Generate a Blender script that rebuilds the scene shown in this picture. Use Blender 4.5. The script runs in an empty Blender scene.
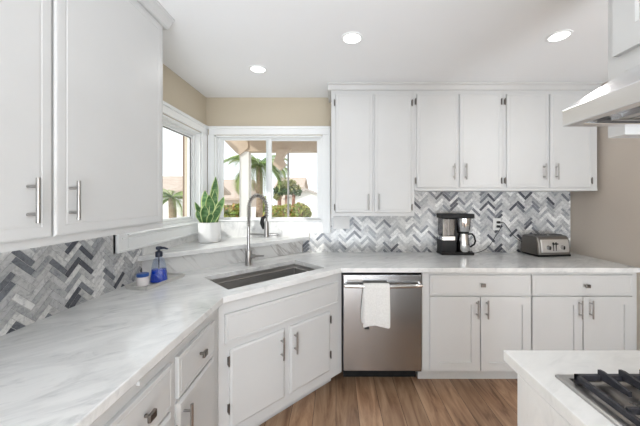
import bpy, bmesh, math, random
from mathutils import Vector, Matrix
from math import pi, sin, cos, radians as R
random.seed(7)
SC = bpy.context.scene
COL = SC.collection
EYE = 1.425
# ------------------------------------------------------------------ camera
cd = bpy.data.cameras.new('camera'); cam = bpy.data.objects.new('camera', cd); COL.objects.link(cam)
cam.location = (0, 0, EYE); cam.rotation_euler = (pi/2, 0, 0)
cd.sensor_width = 36; cd.lens = 285/640*36; cd.shift_x = -16/640; cd.shift_y = -13.5/640
cd.clip_start = .03; cd.clip_end = 300
SC.camera = cam
# ------------------------------------------------------------------ world, sun, exposure
w = bpy.data.worlds.new('sky'); SC.world = w; w.use_nodes = True
bg = w.node_tree.nodes['Background']; bg.inputs[0].default_value = (.93, .97, 1, 1); bg.inputs[1].default_value = 1.4
SUN_DIR = Vector((1, .81, -.72))
sl = bpy.data.lights.new('sun', 'SUN'); so = bpy.data.objects.new('sun', sl); COL.objects.link(so)
sl.energy = 2.8; sl.angle = R(.8); sl.color = (1, .97, .92)
so.rotation_euler = SUN_DIR.to_track_quat('-Z', 'Y').to_euler()
def area(name, loc, rot, sx, sy, power, col=(1, 1, 1)):
    l = bpy.data.lights.new(name, 'AREA'); l.shape = 'RECTANGLE'; l.size = sx; l.size_y = sy; l.energy = power; l.color = col
    o = bpy.data.objects.new(name, l); COL.objects.link(o); o.location = loc; o.rotation_euler = rot; return o
# added fill lamps low behind the camera, tilted up to bounce off the ceiling
area('rear_fill', (.1, -2.6, .42), (R(160), 0, 0), 2.6, 1.6, 200, (.86, .93, 1))
area('passage_fill', (1.8, -1.7, .5), (R(155), 0, 0), .8, 1.2, 80, (.86, .93, 1))  # second added fill lamp, brightens the right side past the cooktop wall
SC.view_settings.view_transform = 'Standard'; SC.view_settings.look = 'None'
SC.view_settings.exposure = 0.12; SC.view_settings.gamma = 1; SC.view_settings.use_curve_mapping = False
CAN_POWER = 1.0
# ------------------------------------------------------------------ materials
def mat(name, col=(.8, .8, .8), rough=.5, metal=0, **kw):
    m = bpy.data.materials.new(name); m.use_nodes = True
    p = m.node_tree.nodes['Principled BSDF']
    p.inputs['Base Color'].default_value = (*col, 1); p.inputs['Roughness'].default_value = rough; p.inputs['Metallic'].default_value = metal
    for k, v in kw.items(): p.inputs[k.replace('_', ' ')].default_value = v
    return m
def nd(m, t, **kw):
    n = m.node_tree.nodes.new(t)
    for k, v in kw.items(): setattr(n, k, v)
    return n
def lk(m, a, b): m.node_tree.links.new(a, b)
def P(m): return m.node_tree.nodes['Principled BSDF']
def ramp(m, stops):
    r = nd(m, 'ShaderNodeValToRGB'); e = r.color_ramp.elements
    e[0].position, e[0].color = stops[0][0], (*stops[0][1], 1)
    e[1].position, e[1].color = stops[-1][0], (*stops[-1][1], 1)
    for p, c in stops[1:-1]: x = e.new(p); x.color = (*c, 1)
    return r
def noise(m, vec, scale, detail=4, rough=.5, dist=0):
    n = nd(m, 'ShaderNodeTexNoise'); n.inputs['Scale'].default_value = scale; n.inputs['Detail'].default_value = detail
    n.inputs['Roughness'].default_value = rough; n.inputs['Distortion'].default_value = dist; lk(m, vec, n.inputs['Vector']); return n
def mapping(m, rot=(0, 0, 0), sc=(1, 1, 1), loc=(0, 0, 0)):
    t = nd(m, 'ShaderNodeTexCoord'); mp = nd(m, 'ShaderNodeMapping'); lk(m, t.outputs['Object'], mp.inputs['Vector'])
    mp.inputs['Rotation'].default_value = rot; mp.inputs['Scale'].default_value = sc; mp.inputs['Location'].default_value = loc; return mp.outputs[0]
def rotscale(m, axis_rots, sc):
    t = nd(m, 'ShaderNodeTexCoord'); v = t.outputs['Object']
    for ax, a in axis_rots:
        q = nd(m, 'ShaderNodeVectorRotate', rotation_type=ax); q.inputs['Angle'].default_value = R(a); lk(m, v, q.inputs['Vector']); v = q.outputs[0]
    mp = nd(m, 'ShaderNodeMapping'); mp.inputs['Scale'].default_value = sc; lk(m, v, mp.inputs['Vector']); return mp.outputs[0]
def noisy(name, c1, c2, scale, rough=.5, metal=0, sc=(1, 1, 1), bump=0, lo=.35, hi=.65, **kw):
    m = mat(name, c1, rough, metal, **kw); v = mapping(m, sc=sc); n = noise(m, v, scale)
    r = ramp(m, [(lo, c1), (hi, c2)]); lk(m, n.outputs['Fac'], r.inputs[0]); lk(m, r.outputs[0], P(m).inputs['Base Color'])
    if bump:
        b = nd(m, 'ShaderNodeBump'); b.inputs['Strength'].default_value = bump; b.inputs['Distance'].default_value = .01
        lk(m, n.outputs['Fac'], b.inputs['Height']); lk(m, b.outputs[0], P(m).inputs['Normal'])
    return m
M = {}
M['white'] = noisy('cabinet_paint', (.595, .595, .59), (.615, .615, .61), 3, .35)
M['trimw'] = noisy('trim_paint', (.86, .87, .87), (.88, .89, .89), 3, .35)
M['ceil'] = noisy('ceiling_paint', (.885, .89, .90), (.895, .90, .91), 2, .9)
M['beige'] = noisy('beige_wall_paint', (.56, .49, .38), (.58, .51, .40), 2, .85)
M['taupe'] = noisy('taupe_wall_paint', (.60, .53, .46), (.62, .55, .48), 2, .85)
M['rear'] = noisy('rear_wall_paint', (.66, .63, .58), (.68, .65, .6), 2, .85)
def marble(name, base, vein, rot, strength=1.0, rough=.12):
    m = mat(name, base, rough); v = rotscale(m, [('Z_AXIS', -rot)], (1, 2.6, 1.6))
    a = noise(m, v, 1.7, 8, .62, 1.3); r1 = ramp(m, [(.40, (0, 0, 0)), (.5, (1, 1, 1)), (.6, (0, 0, 0))]); lk(m, a.outputs['Fac'], r1.inputs[0])
    b = noise(m, v, 7.0, 7, .62, .7); r2 = ramp(m, [(.54, (0, 0, 0)), (.68, (1, 1, 1))]); lk(m, b.outputs['Fac'], r2.inputs[0])
    mu = nd(m, 'ShaderNodeMath', operation='MULTIPLY'); lk(m, r1.outputs[0], mu.inputs[0]); mu.inputs[1].default_value = .30*strength
    mu2 = nd(m, 'ShaderNodeMath', operation='MULTIPLY_ADD'); lk(m, r2.outputs[0], mu2.inputs[0]); mu2.inputs[1].default_value = .45*strength; lk(m, mu.outputs[0], mu2.inputs[2])
    mx = nd(m, 'ShaderNodeMix', data_type='RGBA'); lk(m, mu2.outputs[0], mx.inputs['Factor'])
    mx.inputs['A'].default_value = (*base, 1); mx.inputs['B'].default_value = (*vein, 1); lk(m, mx.outputs['Result'], P(m).inputs['Base Color'])
    return m
M['marble'] = marble('white_marble', (.80, .80, .79), (.40, .41, .42), 35, .8)
M['marble2'] = marble('veined_marble', (.74, .74, .73), (.22, .22, .23), 60, 1.9)
def veined():
    m = mat('veined_marble', (.76, .76, .75), .15); v = rotscale(m, [('Z_AXIS', -45), ('Y_AXIS', -48)], (1.2, 3, 9))
    a = noise(m, v, 1.5, 5, .5, .6); r1 = ramp(m, [(.47, (0, 0, 0)), (.515, (1, 1, 1)), (.56, (0, 0, 0))]); lk(m, a.outputs['Fac'], r1.inputs[0])
    v2 = mapping(m, sc=(1, 1, 1)); b = noise(m, v2, 2.2, 3); r2 = ramp(m, [(.45, (.1, .1, .1)), (.6, (1, 1, 1))]); lk(m, b.outputs['Fac'], r2.inputs[0])
    mu = nd(m, 'ShaderNodeMath', operation='MULTIPLY'); lk(m, r1.outputs[0], mu.inputs[0]); lk(m, r2.outputs[0], mu.inputs[1])
    mx = nd(m, 'ShaderNodeMix', data_type='RGBA'); lk(m, mu.outputs[0], mx.inputs['Factor']); mx.inputs['A'].default_value = (.76, .76, .75, 1); mx.inputs['B'].default_value = (.42, .40, .39, 1)
    lk(m, mx.outputs['Result'], P(m).inputs['Base Color']); return m
M['marble2'] = veined()
M['quartz'] = marble('pale_marble', (.82, .81, .79), (.5, .5, .49), 20, .45)
# floor planks
def plank_mat():
    m = mat('wood_plank', (.3, .2, .13), .38); v = mapping(m, rot=(0, 0, R(90)))
    br = nd(m, 'ShaderNodeTexBrick'); lk(m, v, br.inputs['Vector']); br.inputs['Scale'].default_value = 1
    br.inputs['Brick Width'].default_value = 1.2; br.inputs['Row Height'].default_value = .15; br.inputs['Mortar Size'].default_value = .0015
    br.offset = .37; br.inputs['Color1'].default_value = (0, 0, 0, 1); br.inputs['Color2'].default_value = (1, 1, 1, 1); br.inputs['Mortar'].default_value = (.5, .5, .5, 1)
    v2 = mapping(m, sc=(9, 1.3, 1)); 
    sh = nd(m, 'ShaderNodeVectorMath', operation='MULTIPLY_ADD'); lk(m, br.outputs['Color'], sh.inputs[0]); sh.inputs[1].default_value = (9, 5, 3); lk(m, v2, sh.inputs[2])
    n = noise(m, sh.outputs[0], 1.5, 8, .62, .7)
    r = ramp(m, [(.30, (.13, .066, .036)), (.43, (.33, .19, .112)), (.57, (.47, .30, .185)), (.75, (.60, .42, .28))]); lk(m, n.outputs['Fac'], r.inputs[0])
    hs = nd(m, 'ShaderNodeHueSaturation'); lk(m, r.outputs[0], hs.inputs['Color'])
    mr = nd(m, 'ShaderNodeMapRange'); lk(m, br.outputs['Color'], mr.inputs[0]); mr.inputs[3].default_value = .8; mr.inputs[4].default_value = 1.15; lk(m, mr.outputs[0], hs.inputs['Value'])
    mx = nd(m, 'ShaderNodeMix', data_type='RGBA'); lk(m, br.outputs['Fac'], mx.inputs['Factor']); lk(m, hs.outputs[0], mx.inputs['A']); mx.inputs['B'].default_value = (.05, .03, .02, 1)
    lk(m, mx.outputs['Result'], P(m).inputs['Base Color']); return m
M['floor'] = plank_mat()
def tile_mat():
    m = mat('marble_mosaic', (.6, .6, .6), .25); a = nd(m, 'ShaderNodeAttribute', attribute_name='tone'); v = mapping(m, sc=(1, 1, 1))
    n = noise(m, v, 38, 5, .65, 1.2); r = ramp(m, [(.3, (.58, .59, .62)), (.5, (.95, .95, .95)), (.72, (1.12, 1.12, 1.12))]); lk(m, n.outputs['Fac'], r.inputs[0])
    mx = nd(m, 'ShaderNodeMix', data_type='RGBA', blend_type='MULTIPLY'); mx.inputs['Factor'].default_value = 1
    lk(m, a.outputs['Color'], mx.inputs['A']); lk(m, r.outputs[0], mx.inputs['B']); lk(m, mx.outputs['Result'], P(m).inputs['Base Color']); return m
M['tile'] = tile_mat()
M['grout'] = noisy('grout', (.62, .62, .61), (.56, .56, .55), 30, .9)
def steel(name, c, rough, sc=(1, 1, 60)):
    m = mat(name, c, rough, 1); v = mapping(m, sc=sc); n = noise(m, v, 12, 3)
    mr = nd(m, 'ShaderNodeMapRange'); lk(m, n.outputs['Fac'], mr.inputs[0]); mr.inputs[3].default_value = rough*.94; mr.inputs[4].default_value = rough*1.06
    lk(m, mr.outputs[0], P(m).inputs['Roughness']); return m
M['steel'] = steel('brushed_steel', (.42, .42, .42), .26, (40, 40, .3))
M['hood'] = steel('hood_steel', (.90, .90, .92), .25)
M['nickel'] = steel('brushed_nickel', (.42, .41, .40), .28)
M['sink'] = steel('sink_steel', (.55, .54, .53), .38, (60, 60, 1))
M['satin'] = steel('satin_steel', (.78, .77, .76), .45)
M['dkmetal'] = mat('dark_nickel', (.20, .185, .17), .35, 1)
M['chrome'] = mat('polished_steel', (.7, .7, .7), .12, 1)
M['black'] = noisy('black_plastic', (.012, .012, .013), (.02, .02, .02), 20, .42, Specular_IOR_Level=.2)
M['iron'] = noisy('cast_iron', (.025, .025, .03), (.04, .04, .05), 60, .5, bump=.1)
M['rubber'] = noisy('black_rubber', (.015, .015, .015), (.025, .025, .025), 30, .6)
M['cloth'] = noisy('white_terry', (.80, .79, .77), (.72, .71, .69), 120, .95, bump=.5)
M['tag'] = mat('dark_tag', (.02, .02, .02), .7)
M['toaster'] = steel('toaster_steel', (.34, .33, .32), .3)
M['ceramic'] = noisy('white_ceramic', (.82, .82, .81), (.78, .78, .77), 6, .3)
M['soil'] = noisy('potting_soil', (.05, .03, .02), (.09, .06, .04), 60, .95, bump=.5)
M['leaf'] = noisy('leaf_green', (.045, .13, .035), (.16, .30, .11), 16, .4, sc=(1, 1, 3), lo=.4, hi=.62)
M['leafedge'] = noisy('leaf_edge', (.46, .58, .22), (.6, .68, .34), 8, .4)
M['blue'] = mat('blue_liquid', (.008, .06, .50), .15)
M['bluelid'] = noisy('blue_lid', (.015, .07, .30), (.02, .10, .38), 8, .35)
M['pump'] = noisy('pump_plastic', (.012, .018, .04), (.02, .025, .05), 8, .3)
M['tray'] = noisy('tray_stone', (.60, .59, .56), (.50, .49, .46), 14, .35)
M['jar'] = mat('frosted_jar', (.78, .74, .74), .2, Alpha=1.0)
M['plate'] = noisy('plate_plastic', (.76, .76, .75), (.74, .74, .73), 5, .4)
M['darkslot'] = mat('slot', (.03, .03, .03), .6)
def glass(name, tint=(1, 1, 1), gl=.05):
    m = bpy.data.materials.new(name); m.use_nodes = True; t = m.node_tree; t.nodes.clear()
    o = t.nodes.new('ShaderNodeOutputMaterial'); mx = t.nodes.new('ShaderNodeMixShader'); a = t.nodes.new('ShaderNodeBsdfTransparent'); b = t.nodes.new('ShaderNodeBsdfGlossy')
    a.inputs[0].default_value = (*tint, 1); b.inputs['Roughness'].default_value = .03; mx.inputs[0].default_value = gl
    t.links.new(a.outputs[0], mx.inputs[1]); t.links.new(b.outputs[0], mx.inputs[2]); t.links.new(mx.outputs[0], o.inputs[0]); return m
M['glass'] = glass('window_glass', (.97, .98, .98), .035)
M['clear'] = glass('clear_plastic', (.82, .87, .95), .08)
M['smoke'] = glass('smoked_plastic', (.42, .42, .45), .16)
def emit(name, c, s):
    m = mat(name, c, .5); P(m).inputs['Emission Color'].default_value = (*c, 1); P(m).inputs['Emission Strength'].default_value = s; return m
M['lamp'] = emit('lamp_disc', (1, .98, .95), 3.0)
# outside
M['tan'] = noisy('tan_stucco', (.62, .50, .39), (.56, .45, .35), 5, .9)
M['stucco'] = noisy('white_stucco', (.86, .85, .82), (.80, .79, .76), 3, .9)
M['pink'] = noisy('pale_pink_stucco', (.74, .64, .56), (.66, .57, .50), 1.5, .9)
M['roof'] = noisy('brown_shingle', (.46, .36, .29), (.56, .46, .39), 3, .9, sc=(1, 1, 4))
M['roof2'] = noisy('grey_shingle', (.42, .37, .34), (.52, .47, .43), 3, .9)
M['hedge'] = noisy('hedge_leaf', (.22, .33, .06), (.58, .56, .14), 5, .6)
M['hedge2'] = noisy('red_tip_leaf', (.45, .18, .08), (.55, .40, .12), 5, .6)
M['palm'] = noisy('palm_leaf', (.16, .28, .07), (.42, .50, .18), 4, .5)
M['dkgreen'] = noisy('dark_leaf', (.05, .11, .04), (.14, .22, .08), 5, .6)
M['bark'] = noisy('palm_bark', (.30, .21, .15), (.50, .38, .28), 14, .95, sc=(1, 1, 3), bump=.4)
M['olive'] = noisy('olive_leaf', (.20, .24, .08), (.40, .38, .16), 5, .6)
M['redbark'] = noisy('red_brown_bark', (.33, .17, .12), (.5, .32, .24), 10, .95)
M['ground'] = noisy('dry_ground', (.50, .46, .38), (.60, .56, .48), 1, .95)
M['paving'] = noisy('patio_concrete', (.55, .53, .50), (.6, .58, .55), 3, .9)
M['pole'] = mat('grey_pole', (.35, .35, .34), .5, .6)
M['dkwood'] = noisy('brown_wood', (.17, .11, .08), (.22, .15, .11), 6, .8, sc=(1, 1, .2))
M['car'] = mat('white_car_paint', (.8, .8, .8), .3)
M['carglass'] = mat('car_glass', (.03, .04, .05), .1)
# ------------------------------------------------------------------ mesh helpers
def nb(): return bmesh.new()
def obj(name, bm, m, parent=None, smooth=False, bevel=0, label=None):
    me = bpy.data.meshes.new(name); bmesh.ops.recalc_face_normals(bm, faces=bm.faces[:]); bm.to_mesh(me); bm.free()
    ms = m if isinstance(m, (list, tuple)) else [m]
    for x in ms: me.materials.append(x)
    o = bpy.data.objects.new(name, me); COL.objects.link(o)
    if smooth:
        for p in me.polygons: p.use_smooth = True
        me.set_sharp_from_angle(angle=R(40))
    if bevel:
        b = o.modifiers.new('bevel', 'BEVEL'); b.width = bevel; b.segments = 2; b.limit_method = 'ANGLE'; b.angle_limit = R(50)
    if parent: o.parent = parent
    if label: o['label'] = label
    return o
def tag(o, label, cat, group=None, kind=None):
    if label: o['label'] = label
    if cat: o['category'] = cat
    if group: o['group'] = group
    if kind: o['kind'] = kind
    return o
def thing(name, label, cat, loc=(0, 0, 0), rz=0, group=None):
    o = bpy.data.objects.new(name, None); COL.objects.link(o); o.location = loc; o.rotation_euler = (0, 0, rz); o.empty_display_size = .1
    return tag(o, label, cat, group)
def struct(o): o['kind'] = 'structure'; return o
def box(bm, x0, x1, y0, y1, z0, z1, mi=0):
    v = [bm.verts.new(p) for p in ((x0,y0,z0),(x1,y0,z0),(x1,y1,z0),(x0,y1,z0),(x0,y0,z1),(x1,y0,z1),(x1,y1,z1),(x0,y1,z1))]
    for f in ((3,2,1,0),(4,5,6,7),(0,1,5,4),(1,2,6,5),(2,3,7,6),(3,0,4,7)):
        bm.faces.new([v[i] for i in f]).material_index = mi
    return v
def prism(bm, pts, z0, z1, mi=0):                      # polygon in xy
    a = [bm.verts.new((x, y, z0)) for x, y in pts]; b = [bm.verts.new((x, y, z1)) for x, y in pts]; n = len(pts)
    bm.faces.new(a[::-1]).material_index = mi; bm.faces.new(b).material_index = mi
    for i in range(n): bm.faces.new((a[i], a[(i+1) % n], b[(i+1) % n], b[i])).material_index = mi
def extrude_poly(bm, pts3, vec, mi=0):                 # planar 3d polygon swept by vec
    v = Vector(vec); a = [bm.verts.new(p) for p in pts3]; b = [bm.verts.new(Vector(p)+v) for p in pts3]; n = len(a)
    bm.faces.new(a[::-1]).material_index = mi; bm.faces.new(b).material_index = mi
    for i in range(n): bm.faces.new((a[i], a[(i+1) % n], b[(i+1) % n], b[i])).material_index = mi
def tube(bm, pts, r, seg=12, mi=0, caps=True):
    pts = [Vector(p) for p in pts]; n = len(pts); rs = r if isinstance(r, (list, tuple)) else [r]*n; rings = []
    t0 = (pts[1]-pts[0]).normalized(); up = Vector((0, 0, 1)) if abs(t0.z) < .9 else Vector((1, 0, 0)); nn = t0.cross(up).normalized()
    for i, p in enumerate(pts):
        t = ((pts[min(i+1, n-1)]-pts[i]).normalized()+(pts[i]-pts[max(i-1, 0)]).normalized()).normalized()
        nn = (nn-t*nn.dot(t)).normalized(); b = t.cross(nn)
        rings.append([bm.verts.new(p+(nn*cos(2*pi*k/seg)+b*sin(2*pi*k/seg))*rs[i]) for k in range(seg)])
    for i in range(n-1):
        for k in range(seg): bm.faces.new((rings[i][k], rings[i][(k+1) % seg], rings[i+1][(k+1) % seg], rings[i+1][k])).material_index = mi
    if caps:
        bm.faces.new(rings[0][::-1]).material_index = mi; bm.faces.new(rings[-1]).material_index = mi
def lathe(bm, prof, c=(0, 0, 0), seg=32, mi=0, sx=1, sy=1, closed=True):   # prof [(r,z)]
    rings = [[bm.verts.new((c[0]+r*cos(2*pi*k/seg)*sx, c[1]+r*sin(2*pi*k/seg)*sy, c[2]+z)) for k in range(seg)] for r, z in prof]
    for i in range(len(prof)-1):
        for k in range(seg): bm.faces.new((rings[i][k], rings[i][(k+1) % seg], rings[i+1][(k+1) % seg], rings[i+1][k])).material_index = mi
    if closed:
        bm.faces.new(rings[0][::-1]).material_index = mi; bm.faces.new(rings[-1]).material_index = mi
def panel(bm, x0, x1, z0, z1, rings):                  # front facing -y ; rings (inset, depth) from back outwards
    vs = []
    for ins, d in rings:
        vs.append([bm.verts.new(p) for p in ((x0+ins, -d, z0+ins), (x1-ins, -d, z0+ins), (x1-ins, -d, z1-ins), (x0+ins, -d, z1-ins))])
    bm.faces.new(vs[0][::-1])
    for a, b in zip(vs, vs[1:]):
        for k in range(4): bm.faces.new((a[k], a[(k+1) % 4], b[(k+1) % 4], b[k]))
    bm.faces.new(vs[-1])
T = .016
SLAB = [(0, -.004), (0, T-.004), (.003, T-.001), (.006, T), (.020, T), (.022, T-.0018), (.026, T-.0018), (.028, T)]
LIP = [(0, -.004), (0, .008), (.010, T-.001), (.013, T)]
SHAKER = [(0, -.004), (0, T), (.062, T), (.064, T-.009)]
DRAW = [(0, -.004), (0, T-.002), (.002, T), (.014, T), (.017, T-.002), (.019, T)]
def bar_pull(parent, x, zc, L=.135, stand=.032, y=-T, horizontal=False):
    bm = nb()
    e = lambda d: (x+d, y-stand, zc) if horizontal else (x, y-stand, zc+d)
    f = lambda d: (x+d, y, zc) if horizontal else (x, y, zc+d)
    tube(bm, [e(-L/2), e(L/2)], .006, 12)
    for d in (-L*.31, L*.31): tube(bm, [f(d), e(d)], .005, 10)
    return obj('handle', bm, M['nickel'], parent, smooth=True)
def knob(parent, x, z):
    bm = nb(); tube(bm, [(x, -T, z), (x, -T-.02, z)], .006, 10); b2 = (.017, .013)
    box(bm, x-b2[0], x+b2[0], -T-.030, -T-.018, z-b2[1], z+b2[1])
    return obj('knob', bm, M['dkmetal'], parent, bevel=.003)
def hinge(parent, x, z, h=.05):
    bm = nb(); tube(bm, [(x, -.014, z-h/2), (x, -.014, z+h/2)], .0045, 10); tube(bm, [(x, -.014, z-h/2-.004), (x, -.014, z-h/2)], .003, 8); tube(bm, [(x, -.014, z+h/2), (x, -.014, z+h/2+.004)], .003, 8)
    box(bm, x-.005, x+.005, -.010, 0, z-h*.42, z+h*.42)
    return obj('hinge', bm, M['dkmetal'], parent, smooth=False)
def door(root, x0, x1, z0, z1, style, hx=None, hz=None, hinges=None, hingez=(), m='white', L=.135):
    bm = nb(); panel(bm, x0, x1, z0, z1, style); d = obj('door', bm, M[m], root)
    if hx is not None: bar_pull(d, hx, hz, L)
    for z in hingez: hinge(d, hinges, z)
    return d
def drawer(root, x0, x1, z0, z1, kx, kz, style=DRAW):
    bm = nb(); panel(bm, x0, x1, z0, z1, style); d = obj('drawer', bm, M['white'], root); knob(d, kx, kz); return d
# ------------------------------------------------------------------ room shell
XL, XR, YB, YR, H = -1.256, 2.27, 2.76, -3.5, 2.412
SLT = .915; SLB = .880
def wall_boxes(name, boxes, m):
    bm = nb()
    for b in boxes: box(bm, *b)
    return struct(obj(name, bm, m))
wall_boxes('floor', [(XL-.15, XR+.15, YR-.15, YB+.15, -.08, 0)], M['floor'])
wall_boxes('ceiling', [(XL-.15, XR+.15, YR-.15, YB+.15, H, H+.1)], M['ceil'])
WZ0, WZ1 = 1.215, 2.045
LY0, LY1 = 1.70, 2.645
BX0, BX1 = -1.175, -.13
wall_boxes('wall_left', [(XL-.15, XL, YR-.15, LY0, 0, H), (XL-.15, XL, LY1, YB+.15, 0, H), (XL-.15, XL, LY0, LY1, 0, WZ0), (XL-.15, XL, LY0, LY1, WZ1, H)], M['beige'])
wall_boxes('wall_back', [(XL, BX0, YB, YB+.15, 0, H), (BX1, XR, YB, YB+.15, 0, H), (BX0, BX1, YB, YB+.15, 0, WZ0), (BX0, BX1, YB, YB+.15, WZ1, H)], M['beige'])
wall_boxes('wall_right', [(XR, XR+.15, YR-.15, YB+.15, 0, H)], M['taupe'])
wall_boxes('wall_rear', [(XL, -1.2, YR-.15, YR, 0, H), (1.9, XR, YR-.15, YR, 0, H), (-1.2, 1.9, YR-.15, YR, 2.2, H)], M['rear'])
wall_boxes('wall_cooktop', [(1.23, 1.33, -.75, .86, 0, H)], M['beige'])
# windows: local frame as seen from inside, x along wall, facing -y at wall face
def window(name, loc, rz, x0, x1, mull, casing, ft=.025, sv=.021, fd=.125):
    r = bpy.data.objects.new(name, None); COL.objects.link(r); r.location = loc; r.rotation_euler = (0, 0, rz); struct(r)
    bm = nb()                                            # jamb lining
    for b in ((x0, x0+.012, -.001, fd-.001, WZ0, WZ1), (x1-.012, x1, -.001, fd-.001, WZ0, WZ1), (x0, x1, -.001, fd-.001, WZ0, WZ0+.012), (x0, x1, -.001, fd-.001, WZ1-.012, WZ1)): box(bm, *b)
    obj('jamb', bm, M['trimw'], r)
    bm = nb(); a, b = x0+.012, x1-.012; z0, z1 = WZ0+.012, WZ1-.012
    for q in ((a, a+.018, .045, fd, z0, z1), (b-.018, b, .045, fd, z0, z1), (a+.018, b-.018, .045, fd, z0, z0+ft), (a+.018, b-.018, .045, fd, z1-ft, z1)): box(bm, *q)
    obj('window_frame', bm, M['trimw'], r, bevel=.002)
    a += .018; b -= .018; z0 += ft; z1 -= ft
    spans = [(a, mull+.03, .055), (mull-.03, b, .085)] if mull is not None else [(a, b, .065)]
    for (p, q, y) in spans:
        bm = nb(); s = .026
        for k in ((p, p+s, y, y+.03, z0, z1), (q-s, q, y, y+.03, z0, z1), (p+s, q-s, y, y+.03, z0, z0+sv), (p+s, q-s, y, y+.03, z1-sv, z1)): box(bm, *k)
        f = obj('sash', bm, M['trimw'], r, bevel=.002)
        bm = nb(); s2 = .004
        for k in ((p+s-.001, p+s+s2, y-.001, y+.006, z0+sv, z1-sv), (q-s-s2, q-s+.001, y-.001, y+.006, z0+sv, z1-sv), (p+s, q-s, y-.001, y+.006, z1-sv-s2, z1-sv+.001)): box(bm, *k)
        obj('gasket', bm, M['rubber'] if mull is None else M['trimw'], f)
        bm = nb(); box(bm, p+s, q-s, y+.012, y+.017, z0+sv, z1-sv); obj('pane', bm, M['glass'], f)
    bm = nb()
    for k in casing: box(bm, *k)
    obj('casing', bm, M['trimw'], r, bevel=.004)
    return r
def stepped(x0, x1, z0, z1, axis):                       # casing board with a raised back band on the outer side
    return [(x0, x1, -.018, 0, z0, z1)]
# left window: local x -> world +y ; local z same; rotation +90
cw = .055
cas = [(1.605, 2.759, -.018, 0, 2.05, 2.13), (1.605, 2.759, -.028, 0, 2.105, 2.13), (1.605, LY0, -.018, 0, 1.118, 2.05), (LY1, 2.742, -.018, 0, 1.215, 2.05),
       (LY0, 2.74, -.018, 0, 1.118, WZ0), (1.605, 1.622, -.028, 0, 1.118, 2.105), (1.622, 2.742, -.028, 0, 1.118, 1.135), (1.65, 2.742, -.024, 0, 1.192, 1.204), (LY0-.01, 2.742, -.032, .04, 1.212, 1.222)]
window('window_1', (XL, 0, 0), R(90), LY0, LY1, None, cas, fd=.093)
cas = [(XL+.03, -.052, -.018, 0, 2.05, 2.13), (XL+.03, -.052, -.028, 0, 2.105, 2.13), (XL+.02, BX0, -.018, 0, 1.235, 2.05), (BX1, -.052, -.018, 0, 1.10, 2.05), (-.07, -.052, -.028, 0, 1.10, 2.105),
       (BX0, BX1, -.022, .04, WZ0, 1.228)]
window('window_2', (0, YB, 0), 0, BX0, BX1, -.668, cas, .008, .012)
# baseboard right
bm = nb(); box(bm, XR-.014, XR, YR, 2.1, 0, .09); struct(obj('baseboard_right', bm, M['trimw']))
# ------------------------------------------------------------------ herringbone backsplash
def clip(poly, x0, x1, z0, z1):
    for ax, lim, s in ((0, x0, 1), (0, x1, -1), (1, z0, 1), (1, z1, -1)):
        out = []
        for i in range(len(poly)):
            a, b = poly[i], poly[(i+1) % len(poly)]; da, db = (a[ax]-lim)*s, (b[ax]-lim)*s
            if da >= 0: out.append(a)
            if da*db < 0:
                t = da/(da-db); out.append((a[0]+(b[0]-a[0])*t, a[1]+(b[1]-a[1])*t))
        poly = out
        if len(poly) < 3: return []
    return poly
TONES = [((.80, .80, .79), 9), ((.61, .61, .61), 9), ((.50, .505, .515), 8), ((.40, .41, .425), 5), ((.22, .23, .255), 4), ((.10, .105, .125), 3)]
POOL = [c for c, n in TONES for _ in range(n)]
def backsplash(name, rects, place, label, W=.0254, n=4, th=.006):
    bm = nb(); cl = bm.loops.layers.float_color.new('tone'); g = .0011; rt = math.sqrt(.5); L = n*W
    rnd = random.Random(11)
    X0 = min(r[0] for r in rects); X1 = max(r[1] for r in rects); Z0 = min(r[2] for r in rects); Z1 = max(r[3] for r in rects)
    N = int((X1-X0+Z1-Z0)/W)+12
    for i in range(-N, N):
        for j in range(-N, N):
            k = (i-j) % (2*n)
            if k == 0: u0, u1, v0, v1 = i*W+g, i*W+L-g, j*W+g, j*W+W-g
            elif k == 2*n-1: u0, u1, v0, v1 = i*W+g, i*W+W-g, j*W+g, j*W+L-g
            else: continue
            cu, cv = (u0+u1)/2, (v0+v1)/2; cx, cz = (cu-cv)*rt+X0, (cu+cv)*rt+Z0
            if cx < X0-L or cx > X1+L or cz < Z0-L or cz > Z1+L: continue
            q = [((u-v)*rt+X0, (u+v)*rt+Z0) for u, v in ((u0, v0), (u1, v0), (u1, v1), (u0, v1))]
            c = rnd.choice(POOL); f = rnd.uniform(.9, 1.1); c = (c[0]*f, c[1]*f, c[2]*f, 1)
            for r in rects:
                p = clip(q, *r)
                if len(p) < 3: continue
                a = [bm.verts.new(place(x, th, z)) for x, z in p]; b = [bm.verts.new(place(x, th-.003, z)) for x, z in p]
                fs = [bm.faces.new(a)]
                for m_ in range(len(a)): fs.append(bm.faces.new((a[m_], a[(m_+1) % len(a)], b[(m_+1) % len(a)], b[m_])))
                for ff in fs:
                    for lp in ff.loops: lp[cl] = c
    root = thing(name, label, 'backsplash')
    me = bpy.data.meshes.new('tiles'); bm.to_mesh(me); bm.free(); me.materials.append(M['tile']); o = bpy.data.objects.new('tiles', me); COL.objects.link(o); o.parent = root
    bm = nb()
    for r in rects:
        ps = [place(x, d, z) for d in (.0005, th-.0015) for x, z in ((r[0], r[2]), (r[1], r[2]), (r[1], r[3]), (r[0], r[3]))]
        v = [bm.verts.new(p) for p in ps]
        for f in ((3,2,1,0),(4,5,6,7),(0,1,5,4),(1,2,6,5),(2,3,7,6),(3,0,4,7)): bm.faces.new([v[i] for i in f])
    obj('grout', bm, M['grout'], root)
    return root
backsplash('tile_backsplash', [(-.324, .665, SLT, 1.030), (-.256, .665, 1.030, 1.10), (-.05, .665, 1.10, 1.284), (.665, XR-.004, SLT, 1.50)], lambda x, d, z: (x, YB-d, z),
           'grey and white marble herringbone backsplash behind the coffee maker and toaster')
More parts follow.
